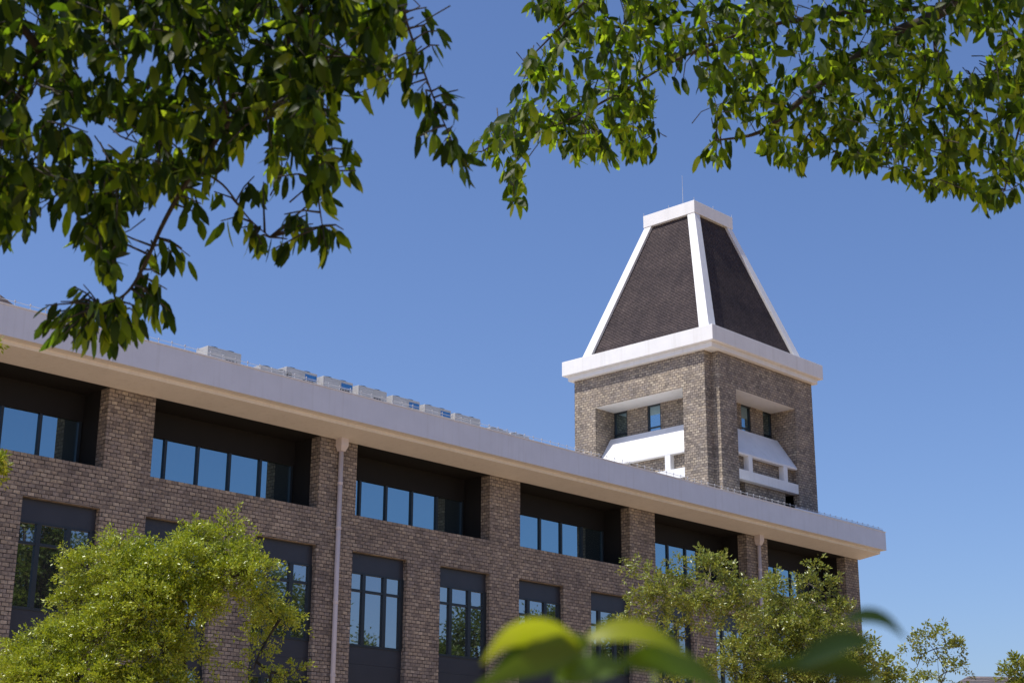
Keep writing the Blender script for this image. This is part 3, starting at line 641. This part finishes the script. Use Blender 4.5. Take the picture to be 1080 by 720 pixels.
SLF = [(20, 222, 5), (35, 208, 4), (8, 215, 5), (-8, 222, 5), (44, 220, 3, -.2), (62, 222, 3, -.2), (95, 245, 5), (110, 262, 5), (120, 242, 4), (84, 238, 4), (103, 250, 4),
       (182, 266, 4), (200, 270, 4), (163, 264, 3), (152, 268, 3), (192, 262, 3), (150, 290, 3), (170, 290, 2),
       (56, 330, 4, -.8, 1.1), (70, 335, 5, -.4, 1.1), (80, 348, 6, 0, 1.1), (92, 352, 7, 0, 1.1), (105, 354, 7, 0, 1.1), (118, 352, 7, 0, 1.1), (130, 348, 6, 0, 1.1), (142, 322, 5), (166, 326, 5), (85, 316, 6, -.3), (100, 318, 7), (120, 312, 6), (60, 350, 3, -.5), (78, 302, 3, -.8), (135, 332, 6), (110, 338, 6), (96, 336, 6), (124, 334, 6), (68, 352, 4, -.2), (84, 334, 5), (150, 305, 3), (176, 330, 3), (160, 312, 3), (172, 318, 4), (182, 330, 2), (155, 315, 4), (148, 335, 4), (162, 300, 3), (176, 305, 3), (52, 338, 3, -.7), (48, 322, 2, -.9), (64, 318, 3, -.8), (74, 318, 4, -.5), (140, 345, 3), (75, 362, 2), (62, 340, 3, -.4), (95, 325, 4), (112, 325, 5), (126, 318, 4), (88, 300, 2, -.9),
       (206, 200, 4), (226, 202, 3), (218, 232, 3), (233, 233, 3), (247, 226, 3), (212, 215, 3), (262, 246, 4), (276, 258, 4), (286, 264, 4), (255, 240, 3), (270, 250, 3), (268, 186, 4), (278, 192, 4), (290, 187, 4),
       (300, 226, 4), (312, 226, 4), (325, 226, 4), (303, 252, 2), (330, 236, 4), (342, 238, 5), (352, 242, 4), (360, 252, 3), (345, 262, 4), (336, 258, 4), (362, 242, 3, .9), (350, 204, 3, .9), (372, 158, 4, .9), (375, 180, 4, .5), (355, 180, 4), (340, 195, 4), (325, 195, 4), (375, 100, 3, .3), (395, 85, 4, .2), (355, 125, 3, .8),
       (450, 8, 3, .6), (455, 22, 3, .5), (468, 32, 3, .9), (463, 48, 3, .5), (445, 58, 4), (430, 68, 4), (424, 78, 4), (415, 62, 4), (465, 90, 3, .9), (483, 95, 3, 1.), (440, 96, 4), (450, 100, 3), (470, 108, 3, .2), (480, 110, 3, .2), (446, 128, 4, -.2), (455, 140, 4), (468, 150, 5), (478, 158, 4), (490, 182, 3, .3), (482, 148, 5), (496, 178, 2, .5), (476, 135, 4), (440, 145, 3), (435, 45, 3), (425, 95, 2)]
DL = (5.3, 7.0)
LIML = [([(-300, 60, 6.4), (-120, 10, 6.3), (20, -60, 6.2), (160, -90, 6.1), (330, -70, 6.1)], .10, .03), ([(120, -85, 6.1), (80, 8, 6.0), (44, 56, 6.0), (22, 94, 6.), (0, 144, 5.9), (-20, 190, 5.9)], .024, .01),
        ([(350, -70, 6.1), (300, 50, 6.1), (260, 105, 6.1), (206, 178, 6.1), (174, 232, 6.1), (150, 284, 6.1), (131, 311, 6.1), (105, 322, 6.1)], .026, .006), ([(131, 311, 6.1), (122, 335, 6.1)], .006, .004),
        ([(180, -85, 6.), (192, 11, 6.), (219, 47, 6.1), (242, 130, 6.1)], .014, .008), ([(206, 178, 6.1), (235, 195, 6.1), (262, 230, 6.15), (285, 250, 6.2)], .009, .004), ([(300, 50, 6.1), (330, 120, 6.), (335, 200, 6.), (340, 238, 6.)], .012, .004),
        ([(330, -70, 6.1), (400, -60, 6.1), (421, -5, 6.1), (431, 30, 6.1), (445, 70, 6.1), (460, 110, 6.1), (477, 150, 6.1)], .014, .004), ([(60, -80, 6.1), (67, 120, 6.), (33, 172, 6.), (25, 205, 6.)], .010, .004), ([(206, 178, 6.1), (100, 180, 6.1), (75, 192, 6.)], .007, .003), ([(131, 160, 6.), (105, 225, 6.), (104, 250, 6)], .008, .004)]
tl = at(-480, 300, 6.8)
bough_tree('broadleaf_tree', 'large leaved tree whose dark boughs hang in from the upper left', [(tl[0], tl[1], 0), (tl[0]+.1, tl[1], 1.9), tuple(at(-430, 90, 6.6))], LIML, PLF, GLF, 1080, SLF, DL, .094, LEAF_BIG, 6,
           [(at(120, -420, 6.4)+np.array([0, .2, 0]), (1.6, 1.6, .7), 330), (at(-260, -150, 6.), (.9, .9, .7), 90)], 5)
PRF = [(553, -60), (553, 10), (578, 30), (590, 50), (560, 50), (546, 72), (556, 85), (542, 103), (545, 112), (520, 128), (500, 150), (498, 178), (515, 168), (526, 190), (533, 230), (550, 230), (556, 195), (562, 162), (580, 152), (597, 168), (603, 187), (616, 178), (640, 168), (658, 178), (680, 168), (697, 180),
       (698, 150), (696, 120), (702, 92), (718, 80), (742, 75), (745, 97), (757, 112), (762, 132), (745, 156), (731, 184), (750, 170), (765, 187), (768, 157), (790, 142), (805, 150), (805, 172), (835, 187), (852, 174), (852, 152), (880, 165), (885, 192), (918, 192), (935, 172), (950, 202), (968, 205), (985, 225), (1000, 224), (1030, 217), (1055, 232), (1072, 217), (1080, 197), (1150, 192), (1150, -60)]
GRF = [[(1010, 42), (1040, 50), (1042, 75), (1020, 83), (998, 82), (1000, 65)], [(642, -10), (657, -10), (655, 12), (645, 20), (640, 8)], [(941, 24), (956, 22), (956, 32), (945, 31)], [(718, 62), (742, 58), (742, 75), (720, 82)], ell(780, 19, 5, 4), ell(846, 6, 4, 6), ell(935, 52, 6, 4), ell(830, 65, 5, 8), ell(862, 60, 5, 9), ell(900, 90, 8, 5), ell(905, 102, 5, 6), ell(815, 80, 6, 9), ell(1052, 45, 6, 5), ell(960, 97, 6, 4), ell(1043, 108, 5, 5), ell(982, 90, 4, 6), ell(790, 68, 5, 4), ell(732, 62, 6, 4), ell(600, 62, 7, 5), ell(612, 92, 5, 4), ell(660, 130, 5, 4), ell(1075, 32, 5, 5), ell(985, 47, 6, 5)]
SRF = [(503, 148, 4, -.6), (512, 138, 4, -.5), (525, 130, 4, -.3), (500, 160, 3, -.4), (530, 150, 4), (535, 170, 4), (540, 185, 5), (545, 200, 4), (535, 195, 4), (550, 190, 3), (520, 150, 4), (510, 160, 3), (555, 170, 2), (600, 150, 4), (605, 165, 4), (612, 160, 4), (642, 148, 4), (655, 152, 4), (665, 150, 4), (680, 152, 4), (692, 155, 4), (628, 150, 4), (560, 55, 4, -.4), (550, 68, 4, -.4), (556, 90, 4, -.3), (545, 100, 4, -.5), (548, 110, 4, -.2), (560, 0, 4), (575, 5, 5), (590, 15, 4), (565, -10, 5), (580, 40, 3), (598, 30, 4),
       (755, 145, 4, -.7), (745, 158, 4, -.6), (764, 160, 3), (738, 165, 3, -.5), (770, 148, 3), (745, 80, 4), (752, 100, 4), (758, 118, 4), (710, 85, 3, .3), (720, 88, 3, .4), (742, 88, 2, -.4), (750, 92, 2, -.3),
       (808, 148, 4, -.4), (820, 152, 4), (835, 158, 4), (848, 150, 4, .3), (838, 168, 3), (870, 152, 2, -.5), (884, 165, 4), (888, 172, 4), (900, 165, 4), (916, 170, 4), (905, 160, 4), (942, 180, 4, -.6), (950, 178, 4), (965, 182, 4), (982, 200, 5, -.5), (990, 200, 4), (1000, 200, 4), (1012, 195, 4), (1030, 198, 4), (1045, 205, 5), (1055, 210, 5), (1068, 200, 4, .3), (1078, 195, 4, .6), (1040, 190, 4), (975, 190, 4, -.3)]
DR = (8.6, 11.)
LIMR = [([(1400, -220, 10.4), (1200, -110, 10.1), (1080, -40, 10.), (1010, 0, 10.), (973, 24, 9.9), (948, 33, 9.9), (890, 70, 9.8), (840, 110, 9.7), (800, 140, 9.7), (755, 148, 9.7)], .13, .008), ([(987, 9, 10.), (972, 9, 10.), (917, 12, 9.9), (880, 15, 9.8), (800, 30, 9.7), (720, 60, 9.6), (650, 100, 9.5), (580, 135, 9.5), (530, 148, 9.5), (508, 160, 9.5)], .03, .005),
        ([(984, 14, 10.), (987, 61, 10.), (991, 104, 10.), (995, 130, 10.), (1000, 190, 10.)], .022, .006), ([(972, 26, 9.9), (974, 83, 9.9), (950, 150, 9.9), (948, 175, 9.9)], .016, .005), ([(974, 83, 9.9), (1028, 83, 9.9)], .006, .003), ([(1200, -110, 10.1), (1120, 40, 10.), (1080, 120, 10.), (1060, 200, 10.)], .03, .005),
        ([(1080, -40, 10.), (900, -60, 9.8), (700, -50, 9.6), (620, 0, 9.5), (590, 30, 9.5), (560, 60, 9.5)], .04, .006), ([(650, 100, 9.5), (690, 150, 9.5)], .008, .004), ([(580, 135, 9.5), (545, 185, 9.5), (542, 210, 9.5)], .006, .003), ([(840, 110, 9.7), (880, 160, 9.7), (905, 175, 9.7)], .008, .004), ([(700, -50, 9.6), (640, 60, 9.5), (610, 150, 9.5)], .012, .004)]
tr = at(1480, 300, 10.6)
bough_tree('broadleaf_tree', 'leafy tree whose boughs fill the upper right of the sky', [(tr[0], tr[1], 0), (tr[0]-.1, tr[1], 2.4), tuple(at(1450, -180, 10.6))], LIMR, PRF, GRF, 1480, SRF, DR, .10, LEAF_MID, 6,
           [(at(820, -330, 10.), (2.6, 2.6, .8), 420), (at(1300, -150, 10.), (1.4, 1.4, 1.1), 140)], 9)

# ------------------------------------------------------------------ the shrub right in front of the lens
def blade(pts, wpx, m, par, tilt=0.):
    """one leaf along pixel points (u, v, d); tilt turns its face from the lens towards the sky"""
    P = np.array([at(*p) for p in pts]); n = 12; tt = np.linspace(0, 1, n); seg = np.linspace(0, 1, len(P))
    C = np.stack([np.interp(tt, seg, P[:, k]) for k in range(3)], 1)
    for _ in range(3): C[1:-1] = (C[:-2]+2*C[1:-1]+C[2:])/4
    T = unit(np.gradient(C, axis=0)); view = unit(C-CAM); side = unit(np.cross(T, view)); nrm = np.cross(side, T)
    side = side*math.cos(tilt)+nrm*math.sin(tilt)
    d = np.linalg.norm(C-CAM, axis=1); wv = np.sin(np.pi*np.clip(tt*.96+.03, 0, 1)**.8)*wpx/2/F_PX*d
    fold = np.cross(T, side)
    A = C+side*wv[:, None]+fold*wv[:, None]*.25; B = C-side*wv[:, None]+fold*wv[:, None]*.25
    V = np.stack([A, C, B], 1).reshape(-1, 3); Fc = []
    for k in range(n-1):
        b = k*3; Fc += [(b, b+1, b+4, b+3), (b+1, b+2, b+5, b+4)]
    return np_mesh('leaf', V, Fc, m, par, True)
sb = at(640, 720, .95); shr = thing('garden_shrub', (sb[0], sb[1], 0), 'blurred glossy shrub leaves close to the lens at the bottom', 'shrub')
s = MB()
for p in ((620, 682), (690, 700), (925, 716)):
    e_ = at(*p, .97); s.tube([(sb[0], sb[1], 0.), (sb[0]*.7+e_[0]*.3, sb[1]*.7+e_[1]*.3, .9), (sb[0]*.3+e_[0]*.7, sb[1]*.3+e_[1]*.7, 1.45), e_-np.array([0, 0, .03]), e_], [.006, .004, .003, .002, .0015], 6)
s.build('stem', STEMGREEN, shr, True)
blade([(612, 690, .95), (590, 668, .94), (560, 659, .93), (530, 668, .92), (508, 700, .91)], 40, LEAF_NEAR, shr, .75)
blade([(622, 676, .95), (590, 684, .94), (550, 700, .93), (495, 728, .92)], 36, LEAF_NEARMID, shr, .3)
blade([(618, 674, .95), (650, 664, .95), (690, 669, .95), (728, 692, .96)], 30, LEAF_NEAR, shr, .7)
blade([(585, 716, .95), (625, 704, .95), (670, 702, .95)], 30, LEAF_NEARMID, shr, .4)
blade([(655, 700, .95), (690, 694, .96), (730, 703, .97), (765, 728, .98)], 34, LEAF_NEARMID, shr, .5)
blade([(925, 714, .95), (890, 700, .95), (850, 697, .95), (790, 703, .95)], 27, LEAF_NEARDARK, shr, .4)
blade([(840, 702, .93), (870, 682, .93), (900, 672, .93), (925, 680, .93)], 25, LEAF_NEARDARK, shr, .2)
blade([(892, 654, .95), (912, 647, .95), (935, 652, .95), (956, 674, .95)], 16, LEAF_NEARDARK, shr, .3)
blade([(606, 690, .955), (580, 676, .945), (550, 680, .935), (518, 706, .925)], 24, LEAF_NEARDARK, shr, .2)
